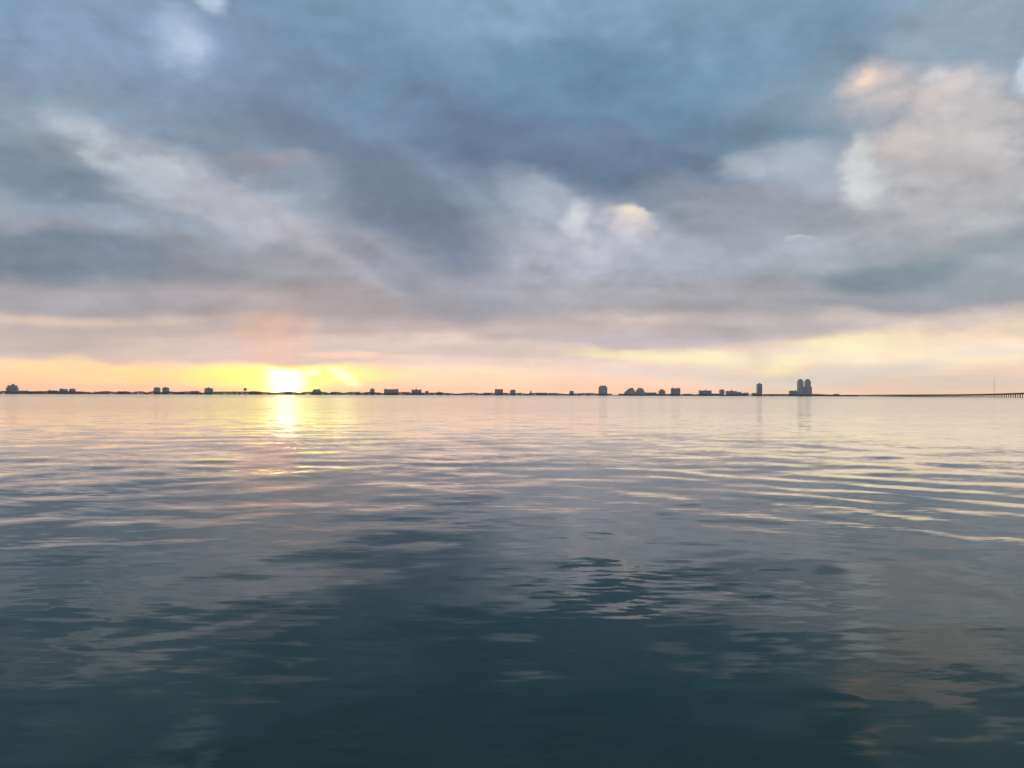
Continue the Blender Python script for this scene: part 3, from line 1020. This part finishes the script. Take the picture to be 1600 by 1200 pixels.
# the low belt of scrub between them, one mass from here
r = np.random.default_rng(21)
N = 90000
x = r.uniform(-3300, world_x(1340, 4420), N)
pxs = x / 4420 * F + 800
dens = 0.75 + .25 * np.sin(x * .011) * np.sin(x * .0047 + 1)
hmax = np.where(pxs < 640, 14.5, np.where(pxs < 930, 12.0, 9.5)) * (0.62 + .55 * np.abs(np.sin(x * .021 + np.sin(x * .006) * 3)))
thin = ((pxs > 956) & (pxs < 968)) | ((pxs > 1170) & (pxs < 1177))
hmax = np.where(thin, 2.2, hmax)
hmax = np.where(pxs > 1270, 7.0, hmax)
y = r.uniform(4416, 4450, N)
z = GZ + hmax * r.random(N) ** .65 - 1.0
u = r.normal(size=(N, 3))
u /= np.linalg.norm(u, axis=1)[:, None]
tn = np.cross(u, r.normal(size=(N, 3)))
tn /= np.linalg.norm(tn, axis=1)[:, None]
s = r.uniform(.9, 2.0, N)[:, None]
c0 = np.stack([x, y, z], -1)
vv = np.stack([c0 + u * s, c0 + tn * s * .8, c0 - u * s, c0 - tn * s * .8], 1).reshape(-1, 3)
ff = [(4 * i, 4 * i + 1, 4 * i + 2, 4 * i + 3) for i in range(N)]
sc = make_obj('shore_scrub', vv, ff, M['leaf'])
tag(sc, 'continuous dark belt of scrub along the island shore', 'scrub', kind='stuff')

MARKS = [(-40, 'open shore'), (20, 'stepped hotel tower'), (81, 'corner-raised low hotel'), (98, 'half-rounded block'), (189, 'low pale block'),
         (251, 'round-headed tower pair'), (279, 'long motel'), (325, 'lift-house hotel'), (383, 'water tower'), (450, 'block under the sun'),
         (494, 'terraced hotel'), (581, 'slim peaked tower'), (611, 'widest slab hotel'), (650, 'mid-lift-house slab hotel'), (686, 'violet-grey low block'),
         (779, 'plain square hotel'), (801, 'bowed-roof hotel'), (829, 'lighthouse'), (893, 'lone round-headed block'), (942, 'crowned tower'),
         (998, 'wedge resort wings'), (1035, 'stepped brown hotel'), (1056, 'two-cornered square hotel'), (1102, 'wide dark slab hotel'), (1128, 'striped tower'),
         (1187, 'tall dark tower'), (1240, 'hotel by the twin towers'), (1308, 'toll house'), (1400, 'bridge piers')]


def between(o):
    px = o.location.x / o.location.y * F + 800
    for (a, an), (c, cn) in zip(MARKS, MARKS[1:]):
        if a <= px < c:
            return 'between ' + an + ' and ' + cn
    return 'beyond the stepped hotel tower'


for o in list(C.objects):
    if o.type != 'EMPTY':
        continue
    kind = o.name.split('.')[0]
    if kind == 'beach_house':
        me0 = [c for c in o.children if c.name.startswith('wall')][0].data
        k = [me0 == [c for c in h_.children if c.name.startswith('wall')][0].data for h_ in houses].index(True)
        o['label'] = ('tan', 'white', 'wide brown')[k] + ' gabled beach house ' + between(o)
    elif kind == 'broadleaf_tree':
        me0 = [c for c in o.children if c.name.startswith('crown')][0].data
        k = [me0 == [c for c in h_.children if c.name.startswith('crown')][0].data for h_ in protos].index(True)
        o['label'] = ('round dark', 'low olive', 'tall dark', 'broad olive')[k] + ' bushy tree ' + between(o)
    elif kind == 'palm_tree':
        o['label'] = 'thin palm tree ' + between(o)

# ------------------------------------------------------------------ the causeway bridge
bridge = thing('causeway_bridge', 'long low concrete bridge on many piers running out from the island', 'bridge', (0, 0, 0))
bx = lambda y_: 722.0 + 0.2377 * y_
STEP = 26.0
dvec = Vector((0.2377, 1.0, 0)).normalized()
side = Vector((dvec.y, -dvec.x, 0))


def deck_z(y_):
    px = 800 + F * bx(y_) / y_
    rise = np.interp(px, [1290, 1345, 1440, 1500, 1545, 1600, 1700, 1960], [6.6, 7.0, 7.0, 7.0, 7.6, 9.6, 13.0, 20.0])
    return float(rise)


ys = []
yy = 1000.0
while yy < 4380:
    ys.append(yy)
    yy += STEP * dvec.y
W2 = 6.2


def beam(m_, y0, y1, offs, half, z0off, z1off):
    a = Vector((bx(y0), y0, 0))
    c = Vector((bx(y1), y1, 0))
    za, zc2 = deck_z(y0), deck_z(y1)
    n0 = len(m_.v)
    for p, zz in ((a, za), (c, zc2)):
        for o_, dz_ in ((offs - half, z0off), (offs + half, z0off), (offs + half, z1off), (offs - half, z1off)):
            q_ = p + side * o_
            m_.v.append((q_.x, q_.y, zz + dz_))
    m_.f += [tuple(n0 + i for i in q_) for q_ in ((0, 1, 2, 3), (7, 6, 5, 4), (0, 4, 5, 1), (1, 5, 6, 2), (2, 6, 7, 3), (3, 7, 4, 0))]


for i in range(len(ys) - 1):
    y0, y1 = ys[i], ys[i + 1] - .05
    q = MB()
    beam(q, y0, y1, 0, W2, -.6, 0)
    sp = q.build('deck_span', M['concrete'], bridge)
    q = MB()
    for o_ in (-4.6, -1.6, 1.6, 4.6):
        beam(q, y0, y1, o_, .4, -1.6, -.62)
    q.build('girder_set', M['concrete'], sp)
    q = MB()
    for o_ in (-W2 + .2, W2 - .2):
        beam(q, y0, y1, o_, .15, .01, 1.1)
    q.build('parapet_rail', M['concrete'], sp)
for y0 in ys:
    zz = deck_z(y0) - 1.62
    p = Vector((bx(y0), y0, 0))
    q = MB()
    for o_ in (-4.4, 0, 4.4):
        a = p + side * o_
        q.bar((a.x, a.y, -1.0), (a.x, a.y, zz - .9), 1.0, 1.0, 8)
    pier = q.build('pier', M['concrete'], bridge)
    q = MB()
    a, c = p - side * 5.6, p + side * 5.6
    n0 = 0
    q.v = [tuple(Vector((e.x, e.y, z_)) + dvec * w_) for z_ in (zz - .9, zz) for e, w_ in ((a, -.7), (c, -.7), (c, .7), (a, .7))]
    q.f = [(3, 2, 1, 0), (4, 5, 6, 7), (0, 1, 5, 4), (1, 2, 6, 5), (2, 3, 7, 6), (3, 0, 4, 7)]
    q.build('pier_cap', M['concrete'], pier)

# ------------------------------------------------------------------ haze over the bay
hz = MB().box(-6100, 6100, -6100, 6100, -2.0, 125.0).build('haze', M['land'])
hm = bpy.data.materials.new('haze')
hm.use_nodes = True
nt = hm.node_tree
nt.nodes.clear()
pv = nt.nodes.new('ShaderNodeVolumePrincipled')
pv.inputs['Color'].default_value = (0.98, 0.97, 0.96, 1)
pv.inputs['Density'].default_value = 5.0e-5
pv.inputs['Anisotropy'].default_value = 0.55
mo = nt.nodes.new('ShaderNodeOutputMaterial')
nt.links.new(pv.outputs[0], mo.inputs['Volume'])
hz.data.materials.clear()
hz.data.materials.append(hm)
tag(hz, kind='stuff')
